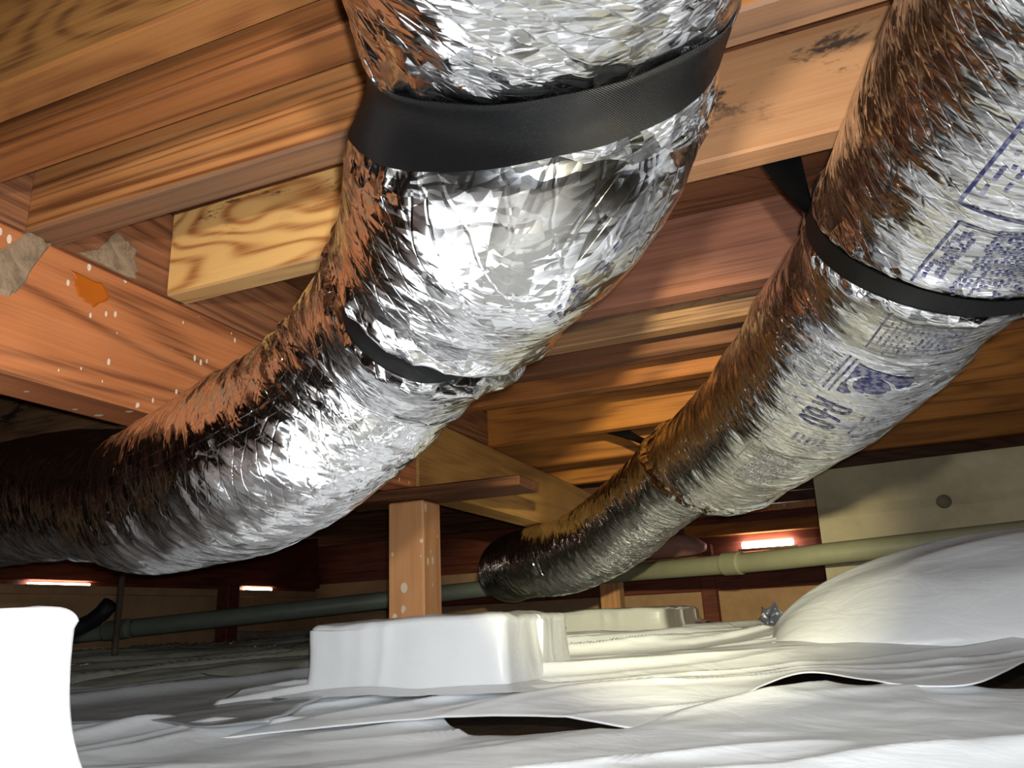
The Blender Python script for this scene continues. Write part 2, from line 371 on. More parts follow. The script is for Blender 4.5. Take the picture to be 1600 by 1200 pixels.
# diagonal plank subfloor overhead
cl = box('ceiling', (-3.5, 3.3), (-2.0, 4.9), (.640, .665), W_sub, bev=0); struct(cl)
def planks():
    V, F = [], []
    a = math.radians(38); ux, uy = math.cos(a), math.sin(a); wd = .14
    k = 0
    for i in range(-45, 60):
        o = i * wd; g = .002
        c0 = [(-9, o + g), (9, o + g), (9, o + wd - g), (-9, o + wd - g)]
        P = [(ux * s - uy * t - .3, uy * s + ux * t + 1.6) for s, t in c0]
        # clip the long plank to the room
        poly = P
        for ax, lim, sg in ((0, -3.35, 1), (0, 3.15, -1), (1, -1.85, 1), (1, 4.75, -1)):
            out = []
            for q in range(len(poly)):
                A, B = poly[q], poly[(q + 1) % len(poly)]
                da, db = (A[ax] - lim) * sg, (B[ax] - lim) * sg
                if da >= 0: out.append(A)
                if da * db < 0:
                    t = da / (da - db); out.append((A[0] + (B[0] - A[0]) * t, A[1] + (B[1] - A[1]) * t))
            poly = out
            if len(poly) < 3: break
        if len(poly) < 3: continue
        n = len(poly); dz = .003 * math.sin(i * 12.7)
        V += [(p[0], p[1], .636 + dz) for p in poly] + [(p[0], p[1], .645) for p in poly]
        F.append([k + q for q in range(n)][::-1]); 
        for q in range(n): F.append([k + q, k + (q + 1) % n, k + n + (q + 1) % n, k + n + q])
        k += 2 * n
    return V, F
pv, pf = planks(); o = mesh_ob('ceiling_planks', pv, pf, W_sub); o.name = 'ceiling.001'; struct(o)
struct(box('wall_left', (-3.32, -3.16), (-1.9, 4.7), (-.35, .205), conc_tan, bev=0))
struct(box('trim_1', (-3.34, -3.14), (-1.9, 4.7), (.262, .66), W_rim, bev=.004)).name = 'trim_1'
struct(box('wall_back', (-3.2, 3.2), (4.42, 4.6), (-.35, .288), conc_tan, bev=0))
struct(box('trim_2', (-3.2, 3.2), (4.40, 4.6), (.345, .66), W_rimx, bev=.004))
struct(box('trim_3', (-3.2, 3.2), (4.43, 4.6), (.27, .36), W_rimx, bev=0))
struct(box('trim_4', (-3.34, -3.17), (-1.9, 4.7), (.19, .28), W_rim, bev=0))
struct(box('wall_right', (3.0, 3.2), (-1.9, 4.7), (-.35, .66), conc, bev=0))
struct(box('wall_near', (-3.2, 3.2), (-1.95, -1.8), (-.35, .66), conc_tan, bev=0))

# concrete foundation return on the right, with form-board lines and a tie hole
def concrete_return():
    n1, n2 = 90, 24
    X = np.zeros((n1, n2, 3)); u = np.linspace(0, 1, n1)[:, None]; v = np.linspace(0, 1, n2)[None]
    X[..., 0] = .005 + u * 2.99 - .02 * (1 - v); X[..., 2] = -.3 + v * (.746 + .02 * u)
    X[..., 1] = 2.86 - .16 * u + .01 * fbm(X[..., 0] * 3, X[..., 2] * 3, 6, 3) + .012 * (np.abs(((X[..., 2] + .3) % .25) - .125) < .012)
    B = X.copy(); B[..., 1] += .22
    o = mesh_ob('wall_return', np.vstack([X.reshape(-1, 3), B.reshape(-1, 3)]),
        [(i * n2 + j, (i + 1) * n2 + j, (i + 1) * n2 + j + 1, i * n2 + j + 1) for i in range(n1 - 1) for j in range(n2 - 1)] +
        [(n1 * n2 + i * n2 + j, n1 * n2 + i * n2 + j + 1, n1 * n2 + (i + 1) * n2 + j + 1, n1 * n2 + (i + 1) * n2 + j) for i in range(n1 - 1) for j in range(n2 - 1)] +
        [(i * n2 + n2 - 1, (i + 1) * n2 + n2 - 1, n1 * n2 + (i + 1) * n2 + n2 - 1, n1 * n2 + i * n2 + n2 - 1) for i in range(n1 - 1)] +
        [(j, j + 1, n1 * n2 + j + 1, n1 * n2 + j) for j in range(n2 - 1)], conc)
    return struct(o)
concrete_return().name = 'wall_return'
t = tube('tie_plug', [(.385, 2.83, .30), (.385, 2.855, .30)], .022, plain('tie_plug_grey', (112, 102, 84), .95), n=18)
tag(t, 'round form-tie plug in the concrete wall under the right duct', 'plug')

# ================================================================== joists and beams
JZ = (.496, .636)
def joist(y0, y1, mat, label, x=(-2.9, 2.95), z=JZ, name='floor_joist', grp=None, jit=.006):
    o = box(name, x, (y0, y1), z, mat, bev=.003, cuts=24, jitter=jit); tag(o, label, 'joist', grp); return o
joist(-1.25, -1.21, W_red, 'floor joist furthest behind the viewer, out of frame', jit=.002)
joist(-.80, -.76, W_dark, 'floor joist well behind the viewer, out of frame', jit=.002)
joist(-.40, -.36, W_red, 'floor joist just behind the viewer, out of frame', jit=.002)
joist(.02, .06, W_orange, 'floor joist straight above the viewer, out of frame', jit=.002)
joist(.387, .427, W_gold, 'nearest joist at top left, golden face with swirling grain', jit=.002)
joist(.457, .4995, W_red, 'reddish joist second from the top left corner, pale worn underside', jit=.002)
joist(.586, .632, W_orange, 'orange joist with dark stripes and grey underside, above the yellow board', jit=.002)
joist(.810, .850, W_yellow, 'yellow wavy-grained board ending on the girder, left of the big duct', x=(-.868, -.36), jit=.002)
joist(.810, .850, W_peach, 'pale orange joist with black mould between the two ducts', x=(-.355, 2.95), jit=.002)
joist(1.185, 1.225, W_rose, 'reddish brown joist seen between the ducts, below the mouldy one', x=(-.868, 2.95), jit=.003)
joist(1.333, 1.372, W_mold, 'grey mouldy joist in shadow right of the big duct')
joist(1.467, 1.507, W_dark, 'dark brown joist below the grey mouldy one, right of big duct')
joist(1.637, 1.680, W_far2, 'brown joist whose right part is lit orange beside the second duct')
joist(2.040, 2.082, W_far, 'orange-lit joist directly in front of the far hanging strap')
joist(2.440, 2.480, W_far, 'joist the far strap hangs beside, partly lit orange')
joist(2.850, 2.890, W_far, 'thin strip of joist low behind the far strap')
joist(3.250, 3.290, W_dark, 'dark joist over the far pad, third from the rear wall', jit=.002)
joist(3.650, 3.690, W_dark, 'dark joist second from the rear wall', jit=.002)
joist(4.050, 4.090, W_dark, 'dark joist nearest the rear wall', jit=.002)

# girder: 4x8 on a post, in two lengths butted over the post
gd = box('girder', (-.957, -.868), (-1.5, 1.60), (.310, .496), W_girder, bev=.005, cuts=20); tag(gd, 'thick paint-flecked girder across the left side, in front of the post', 'beam')
W_g2 = wood('wood_far_girder_lamplit', lin((180, 132, 66)), lin((126, 82, 36)), lin((196, 150, 86)), 'Y', 10, .8, seed=5.3, contrast=.5)  # girder wood with yellow lamplight mixed into its colour
g2 = box('girder', (-.957, -.868), (1.604, 4.42), (.310, .496), W_g2, bev=.005, cuts=20); tag(g2, 'girder length tinted lamp yellow, running from the post to the rear wall', 'beam')
for (ya, yb, lab) in ((.4995, .586, 'short reddish block between joists at the left edge, above girder'), (.632, .838, 'brown blocking with a white smear, left end of yellow board'),
                      (.852, 1.183, 'dark blocking panel over girder below the yellow board'), (1.226, 1.332, 'narrow blocking over girder hidden behind the big duct'),
                      (1.68, 2.04, 'dark blocking over the lamp-yellow girder near the post')):
    b = box('blocking', (-.906, -.868), (ya, yb), (.497, .634), W_gy, bev=.002); tag(b, lab, 'blocking')
smear = plain('dried_mortar', (150, 126, 100), .95, .8, 90, .1, .8, 55)
def blob(name, pts, nrm, mat, label, cat, seed, thick=.002, parent=None):
    # irregular dried splash with a little thickness, on a plane x = const
    random.seed(seed); n = len(pts); c = np.mean(pts, 0)
    P = []
    for i in range(n):
        a, b = np.array(pts[i]), np.array(pts[(i + 1) % n])
        for k in range(5):
            q = a + (b - a) * k / 5; P.append(q + (q - c) * random.uniform(-.12, .1))
    P = np.array(P); m = len(P); Nn = np.array(nrm)
    V = np.vstack([P, c + (P - c) * .86 + Nn * thick, [c + Nn * thick]])
    F = [(i, (i + 1) % m, m + (i + 1) % m, m + i) for i in range(m)] + [(m + i, m + (i + 1) % m, 2 * m) for i in range(m)]
    o = mesh_ob(name, V, F, mat, parent)
    if label: tag(o, label, cat)
    return o
b = [o for o in SC.objects if o.name.startswith('blocking')]
blob('mortar_smear', [(-.867, .655, .498), (-.867, .76, .498), (-.867, .748, .546), (-.867, .715, .560), (-.867, .69, .52)], (1, 0, 0), smear, 'dried whitish mortar smear on the blocking above the girder', 'smear', 3)
blob('mortar_smear', [(-.867, .52, .415), (-.867, .585, .495), (-.867, .62, .495), (-.867, .592, .43), (-.867, .575, .40)], (1, 0, 0), smear, 'whitish dried splash on top edge of girder, right one of two', 'smear', 4)
blob('mortar_smear', [(-.867, .44, .40), (-.867, .45, .495), (-.867, .545, .495), (-.867, .53, .455), (-.867, .495, .42)], (1, 0, 0), smear, 'whitish dried splash on top edge of girder, at the frame edge', 'smear', 5)
for (yy, zz, lab) in ((.512, .365, 'crusty grey knot of mortar low on girder, left one'), (.545, .352, 'crusty grey knot of mortar low on girder, right one')):
    blob('mortar_knot', [(-.867, yy - .012, zz), (-.867, yy, zz - .008), (-.867, yy + .016, zz - .003), (-.867, yy + .012, zz + .009), (-.867, yy - .006, zz + .009)], (1, 0, 0), smear, lab, 'smear', 8, .006)
resin = plain('amber_resin', (176, 86, 14), .25, 0, 10, .6, .2)
blob('resin_stain', [(-.8672, .652, .470), (-.8672, .70, .472), (-.8672, .715, .455), (-.8672, .690, .432), (-.8672, .668, .44)], (1, 0, 0), resin, 'amber resin stain near the top of the girder', 'stain', 6, .0012)

# post, cap board, stub posts
box_post = box('post', (-.957, -.862), (1.615, 1.705), (-.02, .284), W_post, bev=.004, cuts=6); tag(box_post, 'square wooden post under the girder, standing on the white wrapped pad', 'post')
cap = box('cap_board', (-1.10, -.60), (1.575, 1.712), (.286, .309), W_dark, bev=.003); tag(cap, 'flat cap board lying across the post head under the girder', 'board')  # darker wood stands in for the shadow on this board
st = box('post', (-.955, -.865), (3.44, 3.53), (-.02, .309), W_post, bev=.004); tag(st, 'post far back below the second duct, only its foot showing', 'post')
st = box('stud', (-3.13, -3.05), (3.46, 3.55), (-.10, .262), W_rim, bev=.004); tag(st, 'short reddish stud against the left wall beside the daylight slit', 'stud')
st = box('stud', (-.64, -.56), (4.32, 4.40), (-.10, .345), W_rimx, bev=.004); tag(st, 'short dark stud on the rear wall below the yellow pipe', 'stud')
o = box('ledger', (-2.9, .0), (4.33, 4.40), (.10, .20), W_rimx, bev=.004, cuts=10, jitter=.01); tag(o, 'reddish ledger board along the rear wall behind the post', 'board')
o = box('ledger', (-.95, .0), (4.30, 4.40), (.49, .53), W_post, bev=.004); tag(o, 'pale ledger strip high on the rear wall right of second duct', 'board')
o = box('ledger', (-.7, .0), (4.34, 4.415), (.385, .45), W_far, bev=.004); tag(o, 'brown ledger board just above the glowing vent', 'board')

# vents
def vent(name, x, y, z, inward, strength, label, mat_frame):
    r = empty(name, ((x[0] + x[1]) / 2, (y[0] + y[1]) / 2, z[0])); tag(r, label, 'vent', None)
    t = .006
    if inward == 'y':
        box('vent_glow', x, (y[0] + .012, y[1]), z, emit('daylight_' + name + str(len(bpy.data.materials)), (1.0, .93, .90), strength), r, bev=.008, seg=3)
        box('vent_lip', (x[0] - .02, x[1] + .02), (y[0] - .004, y[1]), (z[0] - .014, z[0] - .001), mat_frame, r)
    else:
        box('vent_glow', (x[0], x[1] - .012), y, z, emit('daylight_' + name + str(len(bpy.data.materials)), (1.0, .86, .72), strength), r, bev=.002)
        box('vent_lip', (x[0], x[1] + .004), (y[0] - .02, y[1] + .02), (z[0] - .012, z[0] - .001), mat_frame, r)
    return r
vent('foundation_vent', (-.405, -.140), (4.36, 4.40), (.308, .342), 'y', 26, 'glowing bar-shaped vent in the rear wall beside the concrete', conc_tan)
vent('foundation_vent', (-3.16, -3.13), (2.36, 2.66), (.246, .254), 'x', 22, 'thin daylight slit at the frame edge, over the white block', conc_tan)
vent('foundation_vent', (-3.16, -3.13), (3.70, 3.94), (.244, .256), 'x', 30, 'short daylight slit midway along the left wall, beside the stud', conc_tan)
o = box('sill_board', (-3.16, -3.14), (-1.8, 4.4), (.206, .243), conc_tan, bev=.002); tag(o, 'tan sill board along the left wall below the daylight slits', 'board')

# pipes
abs_m = plain('grey_pipe', (112, 118, 104), .5, .15, 20, .4, .35, 10)
yel_m = plain('lamplit_pipe', (150, 147, 116), .55, .25, 18, .4, .3, 10)  # the lamp's yellow light is put into this pipe's colour
p1 = empty('drain_pipe', (-2.0, 2.6, .05)); tag(p1, 'grey drain pipe running behind the post towards the left wall', 'pipe')
tube('pipe_run', [(-2.75, 2.28, .030), (-1.95, 2.62, .080), (-1.4, 3.05, .130), (-1.06, 3.33, .160)], .034, abs_m, p1)
tube('coupling', [(-2.62, 2.31, .036), (-2.52, 2.33, .042)], .037, abs_m, p1)
p2 = empty('drain_pipe', (.4, 2.6, .15)); tag(p2, 'grey pipe tinted lamp yellow, passing in front of the concrete wall', 'pipe')
tube('pipe_run', [(-1.02, 3.33, .160), (-.74, 3.18, .163), (-.48, 2.96, .156), (-.2, 2.78, .150), (0.0, 2.69, .153), (.5, 2.60, .167), (1.2, 2.5, .19)], .034, yel_m, p2)
tube('coupling', [(-.33, 2.85, .153), (-.27, 2.815, .151)], .040, yel_m, p2)
dk = plain('black_iron', (26, 24, 24), .6, .3, 40)
p3 = empty('upright_rod', (-2.42, 2.2, 0)); tag(p3, 'thin dark upright rod left of the grey pipe', 'pipe')
tube('rod', [(-2.42, 2.18, -.05), (-2.42, 2.18, .30)], .011, plain('rusty_rod', (84, 72, 58), .8, .4, 40), p3)
p4 = empty('pipe_elbow', (-2.5, 2.15, 0)); tag(p4, 'black slanting pipe elbow behind the white block at left', 'pipe')
tube('elbow', [(-2.74, 2.0, -.02), (-2.62, 2.08, .02), (-2.5, 2.14, .07), (-2.44, 2.16, .13)], .03, dk, p4)
tube('hub', [(-2.66, 2.05, .005), (-2.60, 2.09, .028)], .045, dk, p4)
pk = plain('pink_wrap', (196, 146, 132), .5, .4, 14, .4, .3)
b4 = empty('bundle', (-.68, 4.2, .3)); tag(b4, 'pinkish rounded bundle behind the yellowish pipe', 'bundle')
tube('wrap', [(-.93, 4.25, .325, .03), (-.84, 4.22, .335, .062), (-.72, 4.2, .34, .06), (-.62, 4.19, .325, .045), (-.57, 4.18, .318, .02)], .05, pk, b4, wob=.25)
tag(tube('hanger_wire', [(-.75, 4.2, .395), (-.75, 4.2, .56)], .004, dk), 'thin dark wire holding up the pinkish bundle', 'wire')

# ================================================================== plastic ground cover
P_white = plastic('white_plastic', (240, 243, 247), dirt=.12)
P_warm = plastic('warm_white_plastic', (232, 232, 224), .35, dirt=.3)
P_grey = plastic('grey_translucent_plastic', (168, 170, 156), .16, dirt=.5, dirtcol=(60, 60, 52))
P_mid = plastic('dull_white_plastic', (168, 170, 172), .25, dirt=.35)
def folds(x, y, sd, amp=1.0):
    a = math.radians(24); u = x * math.cos(a) + y * math.sin(a); v = -x * math.sin(a) + y * math.cos(a)
    wv = v + .10 * vn(u * 1.2, v * 1.6, sd + 3)
    r1 = 1 - np.abs(2 * vn(u * .7, wv * 5.5, sd)) * 2
    r2 = 1 - np.abs(2 * vn(u * 1.1, wv * 12, sd + 1)) * 2
    big = vn(u * .9, wv * 2.6, sd + 2)
    return amp * (.030 * np.clip(r1, 0, 1) ** 2 + .010 * np.clip(r2, 0, 1) ** 2 + .03 * big + .004 * fbm(u * 8, v * 22, sd + 5, 2))
def sheet(name, x, y0, y1, n, mat, label, sd, lift, amp=1.0, thick=.0025, curl=0.0):
    """a plastic film lying on the ground between the near edge y0(x) and the far edge y1(x)"""
    u = np.linspace(0, 1, n[0])[:, None]; v = np.linspace(0, 1, n[1])[None]
    X = x[0] + (x[1] - x[0]) * u + 0 * v
    A = y0(X) if callable(y0) else y0 + 0 * X
    B = y1(X) if callable(y1) else y1 + 0 * X
    Y = A + (B - A) * v
    calm = 1 - .8 * np.exp(-(Y - A) / .06)          # the hem lies flatter than the middle
    z = G(X, Y) + lift(X, Y) + folds(X, Y, sd, amp) * calm
    o = grid_ob(name, np.stack([X, Y, z], -1), mat)
    so = o.modifiers.new('film', 'SOLIDIFY'); so.thickness = thick; so.offset = -1
    return tag(o, label, 'plastic sheet')
ex = [-2.4, -1.1, -.75, -.63, -.46, -.28, -.236, -.156, -.077, .048, .192, .318, .7, 2.6]
ey = [1.10, 1.20, 1.30, 1.300, 1.285, 1.235, 1.31, 1.42, 1.54, 1.49, 1.455, 1.66, 1.70, 1.7]
fx = [-2.4, -1.1, -.70, -.60, -.45, -.30, -.25, -.15, -.06, .03, .10, .19, .25, .35, .6, 2.6]
fy = [1.30, 1.35, 1.36, 1.262, 1.235, 1.215, 1.34, 1.40, 1.47, 1.46, 1.53, 1.51, 1.50, 1.57, 1.75, 1.8]
def soft(xs, ys, w=.035):
    t = np.linspace(-2.6, 2.6, 2600); v = np.interp(t, xs, ys); k = np.exp(-(np.arange(-60, 61) * .002 / w) ** 2)
    v[60:-60] = np.convolve(v, k / k.sum(), 'valid'); return lambda X: np.interp(X, t, v)
mid_edge = soft(ex, ey); front_end = soft(fx, fy, .02)
def bumpx(X, c, w): return np.exp(-((X - c) / w) ** 2)
def mid_lift(X, Y):
    f = np.exp(-np.clip(Y - mid_edge(X), 0, 9) / .16)
    return .006 + f * (.012 * bumpx(X, -.45, .16) + .018 * bumpx(X, -.05, .10) + .016 * bumpx(X, .33, .12))
sheet('plastic_sheet', (-2.4, 2.4), .66, front_end, (400, 170), P_white, 'bright white plastic sheet across the bottom foreground, below the dark gaps', 11, lambda X, Y: 0 * X - .004, .9)
P_near = plastic('reflected_grey_plastic', (132, 132, 130), .35, dirt=.5)  # added unseen sheet, darker so the foil ducts reflect less glare
sheet('plastic_sheet', (-2.4, 2.4), -1.5, .70, (160, 120), P_near, 'added grey plastic sheet under the viewer, out of frame, to tone the foil reflections', 77, lambda X, Y: 0 * X - .012, .5)
sheet('plastic_sheet', (-1.22, 2.4), mid_edge, lambda X: np.interp(X, [-.7, -.15], [2.9, 2.45]), (440, 340), P_white, 'white plastic sheet with lifted near edge, running up to the wrapped pads', 23, mid_lift, 1.05)
sheet('plastic_sheet', (-3.1, -.98), soft([-2.6, -1.6, -1.3, -1.1, -.9], [1.26, 1.24, 1.27, 1.21, 1.25]), soft([-2.6, -1.6, -1.2, -.9], [1.56, 1.66, 1.60, 1.62]), (140, 70), P_mid, 'dull greyish white plastic strip left of the wrapped pad, by the white block', 31, lambda X, Y: 0 * X + .022, .8)
sheet('plastic_sheet', (-3.14, -1.0), lambda X: 1.50 - .06 * (X + 1), 4.3, (160, 180), P_grey, 'dark shiny see-through plastic sheet on the far left ground', 47, lambda X, Y: .02 + .02 * np.clip(Y - 2.6, 0, 2), 1.3)
sheet('plastic_sheet', (-1.0, -.03), lambda X: np.interp(X, [-.7, -.15], [2.86, 2.41]), 4.35, (200, 240), P_warm, 'creased off-white plastic sheet far back below the yellowish pipe', 53, lambda X, Y: -.035 + .03 * np.clip((Y - 2.9) / .4, 0, 1), .8)

def wrapped(name, x, y, z0, z1, mat, label, sd, flare=.05, lean=.012, round_=.014, top=.010, pleat=.0016):
    """a block wrapped in plastic film: top, rounded shoulders, pleated sides and a flared skirt"""
    na, nr, ns, nk = 260, 26, 40, 14
    cx, cy = (x[0] + x[1]) / 2, (y[0] + y[1]) / 2; hx, hy = (x[1] - x[0]) / 2, (y[1] - y[0]) / 2
    a = np.linspace(0, 2 * np.pi, na + 1)[:, None]
    c, s = np.cos(a), np.sin(a); p = 22.0
    q = (np.abs(c) ** p + np.abs(s) ** p) ** (-1 / p)
    R, Z, S = [], [], []
    for k in range(nr): t = (k + .02) / nr; R.append((t, -round_ * t)); Z.append(z1); S.append(0.)
    for k in range(8): b = k / 8 * math.pi / 2; R.append((1, -round_ + round_ * math.sin(b))); Z.append(z1 - round_ + round_ * math.cos(b)); S.append(.3)
    for k in range(ns): t = k / (ns - 1); R.append((1, lean * t ** 3.2)); Z.append(z1 - round_ + (z0 - z1 + round_) * t); S.append(1.)
    for k in range(1, nk): t = k / (nk - 1); R.append((1, lean + flare * t)); Z.append(z0 - .012 * t); S.append(1 - .5 * t)
    R = np.array(R); Z = np.array(Z)[None]; S = np.array(S)[None]
    rad = R[:, 0][None]; off = R[:, 1][None]
    per = a * .55
    dx = pleat * S * ((1 - 2 * np.abs(2 * vn(per * 9, Z * 3 + 0 * a, sd))) + .25 * vn(per * 22, Z * 5, sd + 1) * 2) + .008 * S * vn(per * 3, Z * 8, sd + 4) * 2
    dx[-1] = dx[0]
    X = cx + q * c * (hx * rad) + c * q * (off + dx) ; Y = cy + q * s * (hy * rad) + s * q * (off + dx)
    ZZ = Z + (1 - S) * top * (fbm(X * 9, Y * 9, sd + 6, 3) + .8 * (.5 - np.abs(2 * vn(X * 7 + Y * 4, Y * 11, sd + 8)))) + S * .004 * vn(per * 6, Z * 9, sd + 9)
    sk = np.zeros_like(ZZ); sk[:, -nk:] = 1
    ZZ = ZZ + sk * (.008 + .006 * vn(per * 5, Z * 0 + 1, sd + 11))
    o = grid_ob(name, np.stack([X, Y, ZZ], -1)[:, ::-1], mat)
    return tag(o, label, 'wrapped pad')
wrapped('wrapped_pad', (-1.06, -.60), (1.455, 1.87), -.125, .012, P_white, 'white plastic-wrapped concrete pad under the square wooden post', 5)
wrapped('wrapped_pad', (-1.10, -.60), (3.08, 3.75), -.07, .022, P_warm, 'off-white wrapped pad below the end of the second duct', 15)
wrapped('wrapped_pad', (-1.05, -.66), (4.00, 4.28), -.05, .025, P_warm, 'small wrapped pad at the rear wall, furthest of the pads', 25)
wrapped('wrapped_block', (-1.10, -.582), (.02, .502), -.235, .026, P_white, 'glaring white plastic-wrapped block at the left frame edge', 35, flare=.05, lean=.15, pleat=.009)
def mound():
    n1, n2 = 150, 90
    u = np.linspace(0, 1, n1)[:, None]; v = np.linspace(0, 1, n2)[None]
    X = -.16 + u * 2.3 + 0 * v; Y = 1.94 + v * .70 + 0 * u
    prof = np.clip(1 - (2 * v - 1) ** 2, 0, 1) ** .6; endp = np.clip((X + .16) / .62, 0, 1); endp = np.sqrt(1 - (1 - endp) ** 2)
    h = prof * endp * (.235 + .03 * X)
    Z = G(X, Y) - .005 + h + .02 * prof * vn(X * 2.5, Y * 6, 61) + .012 * prof * (1 - 2 * np.abs(2 * vn(X * 2.2 + Y * 3, Y * 8 - X * 2, 66)))
    o = grid_ob('plastic_sheet', np.stack([X, Y, Z], -1), P_white)
    so = o.modifiers.new('film', 'SOLIDIFY'); so.thickness = .003; so.offset = -1
    return tag(o, 'smooth white plastic draped over the rounded mound at right', 'plastic sheet')
mound()
u, v = np.meshgrid(np.linspace(0, 1, 14), np.linspace(0, 1, 18), indexing='ij')
scr = np.stack([-.20 + .06 * u + .02 * vn(u * 4, v * 5, 71), 2.43 + .02 * vn(u * 5, v * 6, 72) + .02 * u, -.085 + .085 * v * (1 + .5 * vn(u * 6, v * 0 + 2, 73)) + 0 * u], -1)
sc_ = grid_ob('film_scrap', scr, plastic('dark_film', (78, 82, 96), .3)); m_ = sc_.modifiers.new('film', 'SOLIDIFY'); m_.thickness = .002
tag(sc_, 'ragged grey scrap of film at left end of white mound', 'film scrap')

# ================================================================== flexible foil ducts
M_foil = foil('crinkled_foil')
M_web = webbing('black_webbing')
INK = film_ink('blue_black_print', (.035, .035, .12), .3)
INK2 = film_ink('faded_grey_print', (.28, .28, .36), .25)
INK3 = film_ink('worn_blue_print', (.13, .13, .26), .25)
CIN1 = [(.91, .10, -.02, .004, .030), (1.14, .03, .005, .018, .014)]
CIN2 = [(.82, .08, .02, .016, .016), (1.90, .16, -.08, .028, .022)]
d1 = Duct(D1P, .0025, 330, CIN1, 3, 1.0, ([1.2, 1.5, 2.1], [1, 2.0, 2.6]))
d2 = Duct(D2P, .0035, 260, CIN2, 9, .75, ([1.4, 1.7], [1, 2.0]))
def build_duct(name, d, label):
    r = empty(name, tuple(d.C[len(d.C) // 2] - np.array([0, 0, d.R[0]]))); tag(r, label, 'duct')
    uv = np.stack(np.broadcast_arrays(d.s[:, None], d.th[None] * .12), -1)
    o = grid_ob('foil_jacket', d.X, M_foil, r, uv=uv, attr=d.cr)
    return r
du1 = build_duct('flexible_duct', d1, 'large crinkled silver foil duct sweeping from top centre to the left edge')
du2 = build_duct('flexible_duct', d2, 'printed silver foil duct at right, descending to below the far girder')

def strap_ring(d, s0, a, b, width, t0, t1, parent, name='strap_loop', sink=.002, squash=None):
    n = 220; th = np.linspace(t0, t1, n)[:, None]; k = 9; q = np.linspace(-.5, .5, k)[None]
    wd = width * (squash(th) if squash else 1 + 0 * th)
    S = s0 + a * np.cos(th) + b * np.sin(th) + q * wd
    TH = th + 0 * q
    # webbing bridges the wrinkles: radius smoothed along the loop
    ii = np.clip((S / d.s[-1] * (len(d.s) - 1)).astype(int), 0, len(d.s) - 1); jj = (((TH % (2 * np.pi)) / (2 * np.pi)) * d.nt).astype(int) % d.nt
    rr = (d.R[ii] + d.d[ii, jj]); rm = rr.max(1, keepdims=True)
    for _ in range(160): rm = .25 * np.roll(rm, 1, 0) + .5 * rm + .25 * np.roll(rm, -1, 0)
    base = np.maximum(rm, 0) + sink
    fi = np.clip(S / d.s[-1] * (len(d.s) - 1), 0, len(d.s) - 1.001); i0 = fi.astype(int); f_ = (fi - i0)[..., None]
    ip = lambda A: A[i0] * (1 - f_) + A[i0 + 1] * f_
    C = ip(d.C); U = ip(d.U); V = ip(d.V)
    def lay(off):
        return C + (base + off)[..., None] * (U * np.cos(TH)[..., None] + V * np.sin(TH)[..., None])
    A, B = lay(0.0), lay(.0016)
    X = np.concatenate([B, A[:, ::-1], B[:, :1]], 1)
    L = th * .12
    uv = np.stack(np.broadcast_arrays(L, np.concatenate([q * width, q[:, ::-1] * width, q[:, :1] * width], 1)), -1)
    return grid_ob(name, X, M_web, parent, uv=uv)
def strap_taut(d, c, n, width, parent, name='strap_loop', srange=None, proud=.002):
    """webbing pulled taut round the duct in a tilted plane: follows the convex outline of each slice"""
    c = np.array(c, float); n = np.array(n, float); n /= np.linalg.norm(n)
    e1 = np.cross(n, (0, 0, 1)); e1 /= np.linalg.norm(e1); e2 = np.cross(n, e1)
    m = (d.s > srange[0]) & (d.s < srange[1]); X = d.X[m].reshape(-1, 3) - c
    h = X @ n; phi = np.linspace(0, 2 * np.pi, 241); rows = []
    o = np.array([(X[np.abs(h) < .01] @ e1).mean(), (X[np.abs(h) < .01] @ e2).mean()])
    qs = np.linspace(-.5, .5, 11) * width
    for q in qs:
        s_ = np.abs(h - q) < .005; P = np.stack([X[s_] @ e1, X[s_] @ e2], 1) - o
        sup = np.array([(P @ np.array((math.cos(a), math.sin(a)))).max() for a in phi])
        cosd = np.cos(phi[None] - phi[:, None]); r = np.where(cosd > .05, sup[None] / np.maximum(cosd, .05), 9).min(1); rows.append(r)
    R = np.array(rows).T
    for _ in range(6): R[:-1] = .25 * np.roll(R[:-1], 1, 0) + .5 * R[:-1] + .25 * np.roll(R[:-1], -1, 0); R[-1] = R[0]
    for _ in range(10): R[:, 1:-1] = .25 * R[:, :-2] + .5 * R[:, 1:-1] + .25 * R[:, 2:]
    def lay(off):
        rr = R + off + o[0] * 0
        return c + n * qs[None, :, None] + e1 * (o[0] + rr * np.cos(phi)[:, None])[..., None] + e2 * (o[1] + rr * np.sin(phi)[:, None])[..., None]
    A, B = lay(proud), lay(proud + .0016)
    Xg = np.concatenate([B, A[:, ::-1], B[:, :1]], 1)
    uv = np.stack(np.broadcast_arrays(phi[:, None] * .12, np.concatenate([qs, qs[::-1], qs[:1]])[None]), -1)
    return grid_ob(name, Xg, M_web, parent, uv=uv)
